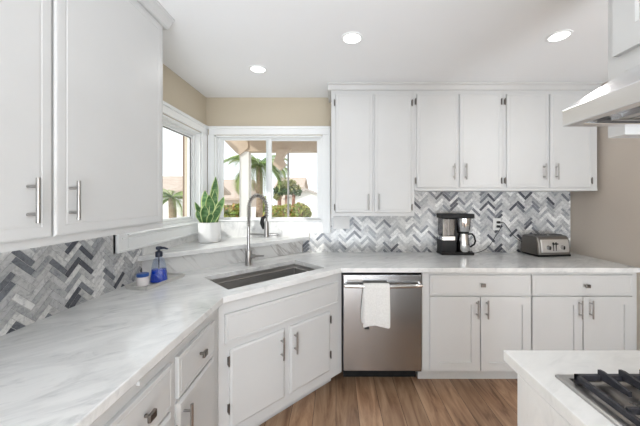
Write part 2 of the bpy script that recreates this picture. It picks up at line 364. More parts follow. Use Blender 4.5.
backsplash('tile_backsplash', [(-1.4, 1.60, SLT, 1.30), (1.60, 1.838, SLT, 1.117)], lambda x, d, z: (XL+d, x, z),
           'grey and white marble herringbone backsplash under the cupboards on the left wall')
# ------------------------------------------------------------------ countertops
def slab_with_hole(outer, hole, z0, z1):
    bm = nb(); es = []
    for loop in (outer, hole):
        if not loop: continue
        v = [bm.verts.new((x, y, z1)) for x, y in loop]
        es += [bm.edges.new((v[i], v[(i+1) % len(v)])) for i in range(len(v))]
    bmesh.ops.triangle_fill(bm, edges=es, use_beauty=True, use_dissolve=False)
    fs = bm.faces[:]; r = bmesh.ops.extrude_face_region(bm, geom=fs)
    for e in r['geom']:
        if isinstance(e, bmesh.types.BMVert): e.co.z = z0
    bmesh.ops.dissolve_limit(bm, angle_limit=R(1), verts=bm.verts[:], edges=bm.edges[:])
    return bm
rt2 = math.sqrt(2)
def st(s, t): return ((s-t)/rt2, (s+t)/rt2)
S0, S1, T0, T1 = .712, 1.460, 1.576, 1.952
rc = .012
hole = [st(S0, T0), st(S0, T1), st(S1, T1), st(S1, T0)]
outer = [(XL, -1.4), (-.59, -1.4), (-.59, 1.49), (.042, 2.122), (XR, 2.122), (XR, YB), (XL, YB)]
o = obj('countertop', slab_with_hole(outer, hole, SLB, SLT), M['marble'], bevel=.004)
tag(o, 'continuous white marble worktop running from the left wall round the sink to the toaster', 'countertop')
# corner ledge behind the sink
LT = 1.065
rl = thing('window_ledge', 'raised marble ledge filling the corner behind the sink, below the windows', 'ledge')
bm = nb(); prism(bm, [(XL, 1.79), (XL, YB), (XL+.998, YB), ], LT-.034, LT); bm2 = bm
obj('slab', bm, M['marble'], rl, bevel=.004)
bm = nb(); prism(bm, [(XL, 1.832), (XL, 1.86), (XL+.90, YB), (XL+.928, YB)], SLT, LT-.034)
obj('upstand', bm, M['marble2'], rl, label='veined marble front of the ledge')
bm = nb(); box(bm, XL+.012, -.262, YB-.014, YB, LT, 1.214); box(bm, -.262, BX1, YB-.014, YB, 1.101, 1.214); box(bm, XL, XL+.012, 1.84, YB, LT, 1.117); obj('back_panel', bm, M['marble'], rl)
# sink
sk = thing('kitchen_sink', 'rectangular undermount stainless steel sink set in the diagonal worktop corner', 'sink', (*st((S0+S1)/2, (T0+T1)/2), 0), R(45))
hw, hd = (S1-S0)/2, (T1-T0)/2
bm = nb(); zt, zb = .880, .66; o_ = .012
def ringrect(bm, w_, d_, z): return [bm.verts.new((x, y, z)) for x, y in ((-w_, -d_), (w_, -d_), (w_, d_), (-w_, d_))]
rr = [ringrect(bm, hw+.02, hd+.02, zt-.001), ringrect(bm, hw-.001, hd-.001, zt-.001), ringrect(bm, hw-.001, hd-.001, zt-.028), ringrect(bm, hw-.014, hd-.014, zt-.028), ringrect(bm, hw-.014, hd-.014, zb+.012), ringrect(bm, hw-.026, hd-.026, zb), ]
for a, b in zip(rr, rr[1:]):
    for k in range(4): bm.faces.new((a[k], a[(k+1) % 4], b[(k+1) % 4], b[k]))
bm.faces.new(rr[-1])
ob = obj('bowl', bm, M['sink'], sk)
md = ob.modifiers.new('thick', 'SOLIDIFY'); md.thickness = .0015; md.offset = 1
bm = nb(); lathe(bm, [(.045, 0), (.045, .003), (.035, .003), (.028, -.0), (.001, 0)], (0, .02, zb+.001), 24); obj('drain', bm, M['chrome'], sk, smooth=True)
# ------------------------------------------------------------------ base cabinets
def base_body(root, w, depth, z0=.133, stile_left=0, recess=.115, hollow=False, zt=SLB):
    bm = nb()
    if hollow:
        box(bm, 0, w, 0, .02, z0, zt); box(bm, 0, .018, .02, depth, z0, zt); box(bm, w-.018, w, .02, depth, z0, zt); box(bm, .018, w-.018, .02, depth, z0, z0+.018)
    else: box(bm, 0, w, 0, depth, z0, zt)
    obj('body', bm, M['white'], root)
    bm = nb(); box(bm, 0, w, recess, recess+.03 if hollow else depth, 0, z0); obj('toe_kick', bm, M['white'], root)
F = 2.15
# right pair on the back wall
def back_base(x0, x1, label, fill=0):
    r = thing('base_cabinet', label, 'cabinet', (x0, F, 0), 0, 'base cabinets with drawers right of the dishwasher'); w_ = x1-x0
    base_body(r, w_, .60)
    return r, w_
r, w_ = back_base(.651, 1.466, 'white base cabinet next to the dishwasher, one drawer above two shaker doors')
drawer(r, .054, w_-.006, .708, .858, .441, .788)
door(r, .054, .426, .139, .697, SHAKER, .400, .610); door(r, .434, w_-.006, .139, .697, SHAKER, .489-.015, .610)
r, w_ = back_base(1.468, XR-.002, 'white base cabinet below the toaster by the right wall, one drawer above two shaker doors')
drawer(r, .004, .758, .708, .858, .40, .782)
door(r, .004, .378, .139, .697, SHAKER, .352, .610); door(r, .386, .758, .139, .697, SHAKER, .432, .610)
# filler stile left of dishwasher belongs to the diagonal cabinet
# diagonal sink cabinet
A = Vector((-.62, 1.50)); DL = .653*rt2
r = thing('sink_cabinet', 'white diagonal corner cabinet under the sink with two doors and a false drawer panel', 'cabinet', (A.x, A.y, 0), R(45))
base_body(r, DL+.012, .50, z0=.118, hollow=True)
sx = lambda x: (x-A.x)*rt2
bm = nb(); panel(bm, sx(-.598), sx(.012), .655, .812, DRAW); obj('false_drawer_panel', bm, M['white'], r)
door(r, sx(-.578), sx(-.328), .187, .615, LIP, sx(-.350), .512, sx(-.578)-.006, (.555, .30), L=.135)
door(r, sx(-.299), sx(-.050), .187, .615, LIP, sx(-.278), .512, sx(-.050)+.006, (.555, .30), L=.135)
# left run: local x = world y
def left_base(y0, y1, label):
    r = thing('base_cabinet', label, 'cabinet', (-.62, y0, 0), R(90), 'base cabinets under the left worktop'); base_body(r, y1-y0, .62); return r
r = left_base(.70, 1.496, 'white base cabinet left of the sink with two drawers and a pull-out cutting board')
drawer(r, .025, .355, .658, .820, .20, .742); drawer(r, .396, .722, .658, .820, .565, .742)
door(r, .025, .355, .14, .640, LIP, .32, .545); door(r, .396, .722, .14, .640, LIP, .432, .545)
bm = nb(); box(bm, .185, .588, -.010, .35, .846, .862); obj('cutting_board', bm, M['white'], r)
r = left_base(-.2, .696, 'white base cabinet nearest the camera under the left worktop')
drawer(r, .03, .42, .658, .820, .225, .742); drawer(r, .46, .87, .658, .820, .665, .742)
door(r, .03, .42, .14, .640, LIP, .39, .545); door(r, .46, .87, .14, .640, LIP, .49, .545)
# ------------------------------------------------------------------ upper cabinets
FU = 2.44
def upper(x0, x1, z0, label, doors, tall=False):
    r = thing('wall_cabinet', label, 'cabinet', (x0, FU, z0), 0, 'wall cabinets along the back wall'); w_ = x1-x0
    bm = nb(); box(bm, 0, w_, 0, YB-FU-.002, 0, 2.38-z0); box(bm, 0, w_, -.004, 0, 0, .018); obj('body', bm, M['white'], r)
    for (a, b, hx, hg, hz, hh) in doors:
        door(r, a-x0, b-x0, .028 if not tall else .03, 2.325-z0, SLAB, hx-x0, hz-z0, (hg-x0) if hg else None, hh, L=.135)
    return r
k = FU/285
px = lambda p: (p-336)*k
upper(px(331.3), px(414.3), 1.284, 'tall two-door white wall cabinet beside the window, hanging lowest on the back wall',
      [(px(335.5), px(372.6), px(368), px(334.6), 1.405, (.075, .965)), (px(374.4), px(411), px(378.5), px(411.8), 1.405, (.075, .965))], True)
upper(px(414.5), px(503), 1.50, 'two-door white wall cabinet above the coffee maker',
      [(px(416.3), px(457), px(452.7), px(415.4), 1.66, (.085, .76)), (px(459.2), px(500), px(464.5), px(501), 1.66, (.085, .76))])
upper(px(503.2), px(597), 1.50, 'two-door white wall cabinet above the toaster, nearest the right wall',
      [(px(505.8), px(546.5), px(542.3), px(504.4), 1.66, (.085, .76)), (px(549), px(590), px(554.5), px(591), 1.66, (.085, .76))])
def crown(name, runs):
    bm = nb()
    for pts, vec in runs: extrude_poly(bm, pts, vec)
    return struct(obj(name, bm, M['white']))
xx0, xx1 = px(331.3), px(597)
crown('trim_1', [([(xx0-.03, FU-.045, H), (xx0-.03, FU-.045, H-.012), (xx0-.03, FU-.03, H-.02), (xx0-.03, FU-.014, H-.05), (xx0-.03, FU-.004, H-.056), (xx0-.03, FU+.3, H-.056), (xx0-.03, FU+.3, H)], (xx1-xx0+.04, 0, 0))])
# left wall uppers
FX = -.93
r = thing('wall_cabinet', 'large two-door white wall cabinet on the left wall beside the window', 'cabinet', (FX, .33, 1.276), R(90), 'wall cabinets on the left wall')
bm = nb(); box(bm, 0, 1.20, 0, .32, 0, 2.38-1.276); obj('body', bm, M['white'], r)
LU = [(0, -.004), (0, .010), (.005, T-.001), (.010, T), (.034, T), (.036, T-.0012), (.040, T-.0012), (.042, T)]
door(r, .02, .5915, .028, 1.06, LU, .515, .146); door(r, .5985, 1.17, .028, 1.06, LU, .648, .146)
r = thing('wall_cabinet', 'white wall cabinet at the near end of the left wall', 'cabinet', (FX, -.88, 1.276), R(90), 'wall cabinets on the left wall')
bm = nb(); box(bm, 0, 1.20, 0, .32, 0, 2.38-1.276); obj('body', bm, M['white'], r)
door(r, .02, .5915, .028, 1.06, LU, .515, .146); door(r, .5985, 1.17, .028, 1.06, LU, .648, .146)
crown('trim_2', [([(FX+.045, -.9, H), (FX+.045, -.9, H-.012), (FX+.03, -.9, H-.02), (FX+.014, -.9, H-.05), (FX+.004, -.9, H-.056), (FX-.326, -.9, H-.056), (FX-.326, -.9, H)], (0, 1.53+.035+.9, 0))])
# ------------------------------------------------------------------ dishwasher
DX0, DX1 = .049, .648
dw = thing('dishwasher', 'stainless steel dishwasher with a bar handle between white cabinets', 'dishwasher', (DX0, F, 0))
W_ = DX1-DX0
bm = nb(); box(bm, .0, W_, .012, .58, .12, SLB-.001); obj('tub', bm, M['black'], dw)
bm = nb(); box(bm, .006, W_-.006, -.018, .011, .142, .860); obj('door_panel', bm, M['steel'], dw, bevel=.004)
bm = nb(); box(bm, .01, W_-.01, .14, .17, .0, .142); obj('toe_panel', bm, M['black'], dw)
bm = nb(); pts = [(.022+(W_-.044)*i/16, -.055-.018*sin(pi*i/16), .790) for i in range(17)]
pts = [(.022, -.018, .790)]+pts+[(W_-.022, -.018, .790)]; tube(bm, pts, .0145, 14); obj('handle', bm, M['chrome'], dw, smooth=True)
bm = nb(); box(bm, .035, .15, -.0195, -.017, .812, .826); obj('vent', bm, M['dkmetal'], dw)
# towel
def towel():
    bm = nb(); x0, x1 = .152, .340; n = 14; rows = []
    path = [(-.045, .51), (-.047, .60), (-.048, .72), (-.050, .785), (-.053, .8075), (-.070, .815), (-.088, .808), (-.092, .79), (-.091, .70), (-.090, .60), (-.089, .53), (-.088, .497)]
    for j, (y, z) in enumerate(path):
        row = []
        for i in range(n+1):
            u = i/n; f = min(1, abs(z-.81)/.2)
            wv = .005*sin(u*9+1)*f + .003*sin(u*23)*f
            zz = z+(.012*sin(u*4) if j == len(path)-1 else 0)
            dx = -.012*(1 if j < 5 else 0)*f + .01*f*(u-.5)
            row.append(bm.verts.new((x0+(x1-x0)*u+dx, y-wv, zz)))
        rows.append(row)
    for a, b in zip(rows, rows[1:]):
        for i in range(n): bm.faces.new((a[i], a[i+1], b[i+1], b[i]))
    o = obj('towel_cloth', bm, M['cloth'], smooth=False)
    for p in o.data.polygons: p.use_smooth = True
    m = o.modifiers.new('t', 'SOLIDIFY'); m.thickness = .006; m.offset = 0; s = o.modifiers.new('s', 'SUBSURF'); s.levels = s.render_levels = 2
    return o
tw = thing('dish_towel', 'white terry towel folded over the dishwasher handle', 'towel', (DX0, F, 0)); t_ = towel(); t_.parent = tw
bm = nb(); box(bm, .158, .192, -.083, -.080, .483, .502); obj('care_tag', bm, M['tag'], tw, label='small black tag')
# ------------------------------------------------------------------ cooktop run
CX, CY = .566, .966
r = thing('countertop', 'white marble worktop and end panel around the gas cooktop at lower right', 'countertop')
bm = nb(); box(bm, CX, 1.228, -.74, CY, SLB, SLT); obj('slab', bm, M['quartz'], r, bevel=.003)
bm = nb(); box(bm, CX, CX+.03, -.74, .889, 0, SLB); obj('side_panel', bm, M['quartz'], r)
r = thing('base_cabinet', 'white base cabinet carrying the gas cooktop', 'cabinet', (CX+.03, 0, 0))
bm = nb(); box(bm, .001, .63, -.73, .885, .1, SLB-.001); obj('body', bm, M['white'], r); bm = nb(); box(bm, .001, .63, -.73, .82, 0, .1); obj('toe_kick', bm, M['white'], r)
ck = thing('gas_cooktop', 'stainless gas cooktop with black cast iron grates', 'cooktop', (.63, -.09, SLT))
CW, CL = .53, .91
bm = nb()
vs = [[bm.verts.new((x, y, z)) for x, y in ((i, i), (CW-i, i), (CW-i, CL-i), (i, CL-i))] for i, z in ((0, 0), (0, .006), (.004, .009), (.022, .009), (.028, .003))]
for a, b in zip(vs, vs[1:]):
    for q in range(4): bm.faces.new((a[q], a[(q+1) % 4], b[(q+1) % 4], b[q]))
bm.faces.new(vs[-1]); bm.faces.new(vs[0][::-1])
obj('cooktop_surface', bm, M['nickel'], ck)
def grate(y0, y1, x0=.030, x1=CW-.03):
    bm = nb(); b = .010; zt = .027
    for q in ((x0, x1, y0, y0+b), (x0, x1, y1-b, y1), (x0, x0+b, y0, y1), (x1-b, x1, y0, y1)): box(bm, *q, zt-.014, zt)
    for (fx, fy) in ((x0, y0), (x1-.014, y0), (x0, y1-.014), (x1-.014, y1-.014)): box(bm, fx, fx+.014, fy, fy+.014, .003, zt-.01)
    for cx in (x0+(x1-x0)*.27, x0+(x1-x0)*.73):
        cy = (y0+y1)/2
        for d in (-.058, 0, .058):
            for (ya, yb, tip) in ((y1, cy+.035+abs(d)*.3, 1), (y0, cy-.035-abs(d)*.3, -1)):
                x = cx+d
                extrude_poly(bm, [(x-.004, ya, zt-.012), (x-.004, ya, zt+.012), (x-.004, ya-tip*.012, zt+.014), (x-.004, yb, zt+.006), (x-.004, yb, zt-.006)], (.008, 0, 0))
        for s in (-1, 1): box(bm, *sorted((cx+s*.04, cx+s*.12)), cy-.004, cy+.004, zt-.008, zt+.006)
    box(bm, (x0+x1)/2-.005, (x0+x1)/2+.005, y0, y1, zt-.014, zt)
    obj('grate', bm, M['iron'], ck)
    for cx in (x0+(x1-x0)*.27, x0+(x1-x0)*.73):
        bm = nb(); lathe(bm, [(.055, .0035), (.05, .008), (.036, .010), (.034, .018), (.03, .018)], (cx, (y0+y1)/2, 0), 28); u = obj('burner', bm, M['nickel'], ck, smooth=True)
        bm = nb(); lathe(bm, [(.032, .018), (.034, .021), (.03, .026), (.002, .028)], (cx, (y0+y1)/2, 0), 28); obj('cap', bm, M['iron'], u, smooth=True)
for a in (.03, .318, .606): grate(a, a+.274)
# ------------------------------------------------------------------ hood and cabinet above
HX, HY, HZ0, HZ1 = .634, .80, 1.629, 1.674
HYN = -.10
hd_ = thing('range_hood', 'stainless under-cabinet range hood above the cooktop', 'range hood', (HX, HY, HZ0))
L_ = HY-HYN; D_ = 1.228-HX
bm = nb()
def rect3(x0, x1, y0, y1, z): return [bm.verts.new(p) for p in ((x0, y0, z), (x1, y0, z), (x1, y1, z), (x0, y1, z))]
rr = [rect3(.03, D_-.03, -L_+.03, -.03, .022), rect3(.03, D_-.03, -L_+.03, -.03, 0), rect3(0, D_, -L_, 0, 0), rect3(0, D_, -L_, 0, .045), rect3(.187, D_, -L_, 0, 1.79-HZ0)]
for a, b in zip(rr, rr[1:]):
    for q in range(4): bm.faces.new((a[q], a[(q+1) % 4], b[(q+1) % 4], b[q]))
bm.faces.new(rr[0][::-1]); bm.faces.new(rr[-1])
obj('canopy', bm, M['hood'], hd_, bevel=.002)
for q in range(3):
    bm = nb(); y1 = -.06-q*.265; y0 = y1-.25
    for q2 in range(16): 
        x = .10+q2*.025; extrude_poly(bm, [(x, y0, .004), (x+.018, y0, .004), (x+.014, y0, .016), (x+.004, y0, .016)], (0, y1-y0, 0))
    for b in ((.085, .095, y0-.005, y1+.005), (.50, .51, y0-.005, y1+.005), (.095, .50, y0-.005, y0+.004), (.095, .50, y1-.004, y1+.005)): box(bm, *b, .002, .018)
    obj('baffle_filter', bm, M['steel'], hd_)
r = thing('wall_cabinet', 'white wall cabinet above the range hood', 'cabinet', (.821, .86, 1.79), 0)
bm = nb(); box(bm, 0, .407, -1.5, 0, 0, H-1.791); obj('body', bm, M['white'], r)
bm = nb(); box(bm, 0, .407, -.05, 0, 1.61-1.79, 0); obj('end_panel', bm, M['white'], r)
for (a, b) in ((-.90, -.49), (-.48, -.03)):
    bm = nb(); panel(bm, 0, b-a, .05, H-1.791-.06, SHAKER); d = obj('door', bm, M['white'], r); d.location = (0, b, 0); d.rotation_euler = (0, 0, R(-90))
# ------------------------------------------------------------------ ceiling lights
for (x, y, lab) in ((.098, 1.742, 'round recessed ceiling light above the middle of the kitchen floor'), (1.346, 1.72, 'round recessed ceiling light at the right, near the range hood'),
                    (-.59, 2.156, 'round recessed ceiling light above the sink'), (.1, -.6, None), (-.3, -2.1, None), (1.75, -.6, None)):
    r = thing('recessed_light', lab or 'round recessed ceiling light behind the camera', 'ceiling light', (x, y, H), 0, 'recessed ceiling lights')
    bm = nb(); lathe(bm, [(.052, -.001), (.054, -.006), (.066, -.004), (.067, 0)], seg=32, closed=False); obj('trim_ring', bm, M['trimw'], r, smooth=True)
    bm = nb(); lathe(bm, [(.052, 0), (.052, -.002)], seg=32); obj('lens', bm, M['lamp'], r)
    l = bpy.data.lights.new('can_light', 'AREA'); l.shape = 'DISK'; l.size = .10; l.energy = CAN_POWER; l.color = (1, .985, .965)
    lo = bpy.data.objects.new('can_light', l); COL.objects.link(lo); lo.location = (x, y, H-.012)
# ------------------------------------------------------------------ faucet
fb = Vector((-.681, 2.222, SLT)); dv = Vector((.94, -.34, 0)).normalized()
fc = thing('kitchen_faucet', 'brushed nickel spring-neck faucet standing behind the sink', 'faucet', fb)
bm = nb(); lathe(bm, [(.030, 0), (.030, .006), (.027, .008), (.027, .110), (.024, .116), (.014, .118)], seg=28); obj('base', bm, M['nickel'], fc, smooth=True)
bm = nb(); tube(bm, [(0, 0, .11), (0, 0, .30)], .0115, 16); obj('column', bm, M['nickel'], fc, smooth=True)
bm = nb(); p0 = Vector((0, 0, .07)); q = Vector((.6, -.8, 0)).normalized()
tube(bm, [p0+Vector((.02, -.005, 0)), p0+Vector((.05, -.012, 0))], .016, 16); tube(bm, [p0+Vector((.05, -.012, 0)), p0+Vector((.075, -.018, .003)), p0+Vector((.125, -.025, .006))], [.010, .008, .006], 12); obj('lever', bm, M['nickel'], fc, smooth=True)
def arcpts(n, z0=.30, rad=.081, zc=.452):
    pts = []
    for i in range(n+1):
        u = i/n
        if u < .35: pts.append(Vector((0, 0, z0+(zc-z0)*u/.35)))
        elif u < .82: a = pi*(u-.35)/.47; pts.append(dv*(rad-rad*cos(a))+Vector((0, 0, zc+rad*1.12*sin(a))))
        else: pts.append(dv*(2*rad)+Vector((0, 0, zc-(u-.82)/.18*.12)))
    return pts
bm = nb(); tube(bm, arcpts(50), .0075, 10); obj('hose', bm, M['dkmetal'], fc, smooth=True)
cpts = arcpts(50); bm = nb(); turns = 30; N = turns*10; hp = []
for i in range(N+1):
    u = i/N*50*.93; k0 = min(int(u), 49); f = u-k0; p = cpts[k0].lerp(cpts[k0+1], f); t = (cpts[k0+1]-cpts[k0]).normalized(); side = dv.cross(Vector((0, 0, 1))).normalized(); b = t.cross(side)
    a = 2*pi*i/10; hp.append(p+(side*cos(a)+b*sin(a))*.0145)
tube(bm, hp, .0030, 6); obj('spring', bm, M['nickel'], fc, smooth=True)
hx = dv*.162
bm = nb(); tube(bm, [hx+Vector((0, 0, .345)), hx+Vector((0, 0, .33)), hx+Vector((0, 0, .24)), hx+Vector((0, 0, .225))], [.012, .017, .018, .021], 20); obj('spray_head', bm, M['nickel'], fc, smooth=True)
bm = nb(); tube(bm, [hx+Vector((-.008, 0, .385)), hx+Vector((-.030, .0, .365)), hx+Vector((-.034, .0, .33)), hx+Vector((-.022, .0, .285))], [.008, .015, .016, .009], 12); obj('spray_trigger', bm, M['black'], fc, smooth=True)
bm = nb(); tube(bm, [(0, 0, .242), hx*1.0+Vector((0, 0, .242))], .006, 10); obj('docking_arm', bm, M['nickel'], fc, smooth=True)
bm = nb(); tube(bm, [hx+Vector((0, 0, .242)), dv*.245+Vector((0, .05, .242)), dv*.25+Vector((0, .05, .236))], [.009, .009, .009], 12); obj('pot_filler_spout', bm, M['nickel'], fc, smooth=True)
# ------------------------------------------------------------------ tray, soap, jar
tc = Vector((-1.10, 1.752)); ta = R(-12)
tr = thing('tray', 'small rectangular pale stone tray left of the sink', 'tray', (*tc, SLT), ta)
bm = nb(); a, b = .074, .150
vs = [[bm.verts.new((x, y, z)) for x, y in ((-a+i, -b+i), (a-i, -b+i), (a-i, b-i), (-a+i, b-i))] for i, z in ((.006, 0), (0, .021), (.005, .021), (.010, .008))]
for p, q2 in zip(vs, vs[1:]):
    for q in range(4): bm.faces.new((p[q], p[(q+1) % 4], q2[(q+1) % 4], q2[q]))
bm.faces.new(vs[-1]); bm.faces.new(vs[0][::-1]); obj('dish', bm, M['tray'], tr, bevel=.001)
sb = thing('soap_dispenser', 'clear pump bottle of blue soap on the tray', 'soap dispenser', (-1.078, 1.735, SLT+.0095), R(10))
def rsq(bm, prof, n=2.8, mi=0, seg=32):
    rings = []
    for r_, z in prof:
        ring = []
        for k_ in range(seg):
            a_ = 2*pi*k_/seg; c_, s_ = cos(a_), sin(a_); ring.append(bm.verts.new((r_*math.copysign(abs(c_)**(2/n), c_), r_*math.copysign(abs(s_)**(2/n), s_)*.8, z)))
        rings.append(ring)
    for p, q2 in zip(rings, rings[1:]):
        for k_ in range(seg): bm.faces.new((p[k_], p[(k_+1) % seg], q2[(k_+1) % seg], q2[k_])).material_index = mi
    bm.faces.new(rings[0][::-1]); bm.faces.new(rings[-1])
bm = nb(); rsq(bm, [(.044, 0), (.047, .004), (.043, .05), (.036, .10), (.028, .135), (.018, .148), (.016, .155)]); obj('bottle', bm, M['clear'], sb, smooth=True)
bm = nb(); rsq(bm, [(.040, .003), (.044, .006), (.0405, .05), (.037, .078)]); obj('blue_soap', bm, M['blue'], sb, smooth=True)
bm = nb(); lathe(bm, [(.019, .153), (.020, .158), (.020, .180), (.016, .186), (.008, .188), (.008, .196), (.016, .197), (.017, .212), (.012, .216)], seg=24)
tube(bm, [(.0, 0, .205), (.03, -.004, .206), (.052, -.006, .200)], [.009, .007, .005], 12); tube(bm, [(0, 0, .153), (0, 0, .01)], .003, 8); obj('pump', bm, M['pump'], sb, smooth=True)
jr = thing('glass_jar', 'small round jar with a blue lid on the tray', 'jar', (-1.122, 1.655, SLT+.0095))
bm = nb(); lathe(bm, [(.026, 0), (.031, .004), (.032, .035), (.028, .050), (.028, .054)], seg=28); obj('jar_body', bm, M['jar'], jr, smooth=True)
bm = nb(); lathe(bm, [(.030, .054), (.031, .056), (.031, .070), (.028, .073)], seg=28); obj('lid', bm, M['bluelid'], jr, smooth=True)
# ------------------------------------------------------------------ snake plant
pl = thing('potted_snake_plant', 'snake plant with yellow-edged leaves in a white pot on the window ledge', 'plant', (-1.078, 2.43, LT))
bm = nb(); lathe(bm, [(.080, 0), (.086, .004), (.090, .160), (.092, .168), (.086, .168), (.084, .150), (.001, .150)], seg=40); obj('pot', bm, M['ceramic'], pl, smooth=True)
bm = nb(); lathe(bm, [(.083, .150), (.083, .156), (.001, .159)], seg=24); obj('soil', bm, M['soil'], pl)
def leaf(base, tip, wid, bend, facing):
    bm = nb(); n = 14; base, tip = Vector(base), Vector(tip); d = tip-base; side0 = Vector((cos(facing), sin(facing), 0)); out = d.cross(side0).normalized()
    rows = []
    for i in range(n+1):
        u = i/n; c = base+d*u+out*bend*sin(pi*u)*.5; tw = .5*u; s = (side0*cos(tw)+out*sin(tw)).normalized()
        wd = wid*1.22*(.55+.75*u if u < .55 else .9625*(1-((u-.55)/.45)**2.2))+.0006
        f = out*wd*.28
        rows.append([bm.verts.new(c-s*wd), bm.verts.new(c-s*wd*.8+f*.4), bm.verts.new(c+f*.9), bm.verts.new(c+s*wd*.8+f*.4), bm.verts.new(c+s*wd)])
    for a, b in zip(rows, rows[1:]):
        for k_ in range(4): bm.faces.new((a[k_], a[k_+1], b[k_+1], b[k_])).material_index = 1 if k_ in (0, 3) else 0
    o = obj('leaf', bm, [M['leaf'], M['leafedge']], pl, smooth=False)
    for p in o.data.polygons: p.use_smooth = True
    md = o.modifiers.new('t', 'SOLIDIFY'); md.thickness = .0025
for (b, t, w2, bd, fa) in [((.00, .02, .15), (.045, .02, .56), .030, .03, .2), ((-.01, -.01, .15), (-.03, -.02, .44), .032, -.02, -.3), ((.02, -.02, .15), (.02, -.06, .40), .034, .03, .1),
                           ((-.03, 0, .15), (-.115, -.02, .34), .022, .02, .4), ((.03, .0, .15), (.135, -.03, .385), .030, -.02, -.2), ((.03, -.03, .15), (.115, -.07, .315), .028, .03, .1),
                           ((-.02, -.03, .15), (-.01, -.075, .315), .030, -.02, .2), ((-.04, .02, .15), (-.07, .03, .36), .025, .02, .8), ((.0, .03, .15), (.0, .06, .47), .028, .02, -.5),
                           ((.05, .01, .15), (.085, .03, .30), .022, .02, .9), ((-.045, -.02, .15), (-.08, -.06, .27), .022, -.01, .1), ((.01, -.05, .15), (.05, -.085, .25), .022, .01, 0), ((.02, .0, .15), (.05, -.01, .45), .026, .02, .1)]:
    leaf(b, t, w2, bd, fa)
# ------------------------------------------------------------------ coffee maker
cm = thing('coffee_maker', 'black and steel drip coffee maker with a steel carafe on the back worktop', 'coffee maker', (.965, 2.60, SLT))
bm = nb(); box(bm, 0, .30, 0, .145, 0, .022); obj('base_plate', bm, M['black'], cm, bevel=.006)
bm = nb(); box(bm, .006, .125, .01, .14, .022, .135); box(bm, .125, .155, .045, .14, .022, .335); box(bm, .155, .30, .12, .14, .022, .10); obj('housing', bm, M['black'], cm, bevel=.004)
bm = nb(); box(bm, .012, .128, .008, .138, .135, .172); obj('steel_band', bm, M['chrome'], cm, bevel=.003)
bm = nb(); box(bm, .012, .125, .010, .136, .172, .335); obj('water_tank', bm, M['smoke'], cm, bevel=.008)
bm = nb(); tube(bm, [(.045, .07, .172), (.045, .07, .335)], .006, 10); tube(bm, [(.09, .07, .172), (.09, .07, .335)], .006, 10); obj('inner_tube', bm, M['nickel'], cm, smooth=True)
bm = nb(); box(bm, .0, .302, -.002, .142, .335, .378); obj('lid', bm, M['black'], cm, bevel=.008)
bm = nb(); lathe(bm, [(.058, .215), (.062, .222), (.070, .30), (.072, .335)], (.225, .068, 0), 32); obj('brew_basket', bm, M['chrome'], cm, smooth=True)
ca = thing('carafe', 'polished steel carafe with a black handle standing in the coffee maker', 'carafe', (.965+.225, 2.60+.068, SLT+.0225))
bm = nb(); lathe(bm, [(.058, 0), (.062, .006), (.055, .10), (.045, .16), (.043, .172)], seg=36); obj('carafe_body', bm, M['chrome'], ca, smooth=True)
bm = nb(); lathe(bm, [(.046, .170), (.050, .174), (.050, .186), (.02, .190)], seg=32); obj('carafe_lid', bm, M['black'], ca, smooth=True)
bm = nb(); tube(bm, [(.04, -.01, .165), (.075, -.015, .168), (.095, -.018, .145), (.105, -.02, .10), (.095, -.018, .07), (.06, -.012, .045)], .0085, 10); obj('carafe_handle', bm, M['black'], ca, smooth=True)
# ------------------------------------------------------------------ toaster
to = thing('toaster', 'wide four-slot stainless toaster on the back worktop beside the right wall', 'toaster', (1.79, 2.515, SLT), R(6))
TW, TD, TH = .305, .20, .185
prof = [(0, .012), (-.004, .05), (.004, .12), (.016, .165), (.032, .18), (.09, .19), (TD-.03, .185), (TD-.008, .165), (TD, .12), (TD, .012)]
bm = nb(); extrude_poly(bm, [(-.0, y, z) for y, z in prof], (TW, 0, 0)); obj('shell', bm, M['toaster'], to, smooth=True, bevel=.006)
bm = nb(); box(bm, -.004, TW+.004, -.004, TD+.002, .004, .02); 
for (x, y) in ((.02, .02), (TW-.04, .02), (.02, TD-.04), (TW-.04, TD-.04)): box(bm, x, x+.02, y, y+.02, 0, .005)
obj('base', bm, M['black'], to, bevel=.003)
bm = nb(); extrude_poly(bm, [(-.014, y, z) for y, z in [(0.004, .02), (.0, .05), (.008, .12), (.022, .168), (.05, .178), (TD-.03, .178), (TD-.006, .12), (TD-.006, .02)]], (.014, 0, 0)); obj('side_cheek', bm, M['dkmetal'], to, smooth=True)
bm = nb(); extrude_poly(bm, [(.022, -.009, .04), (.022, -.011, .06), (.022, -.003, .125), (.022, .0065, .155), (.022, .02, .15), (.022, .02, .04)], (TW-.04, 0, 0)); obj('control_panel', bm, M['satin'], to, bevel=.003)
for x in (.085, TW-.085):
    bm = nb(); tube(bm, [(x, -.005, .085), (x, -.026, .083)], [.019, .016], 20); kn = obj('dial', bm, M['nickel'], to, smooth=True)
    bm = nb(); box(bm, x-.003, x+.003, -.031, -.025, .068, .1); obj('grip', bm, M['black'], kn)
for x in (.133, .160):
    bm = nb(); box(bm, x-.003, x+.003, -.011, .0, .055, .13); obj('slot', bm, M['darkslot'], to)
    bm = nb(); box(bm, x-.010, x+.010, -.022, -.006, .112, .122); obj('lever', bm, M['black'], to, bevel=.002)
for x in (.02, .165):
    for y in (.06, .115):
        bm = nb(); box(bm, x, x+.115, y, y+.022, .178, .1905); obj('bread_slot', bm, M['darkslot'], to)
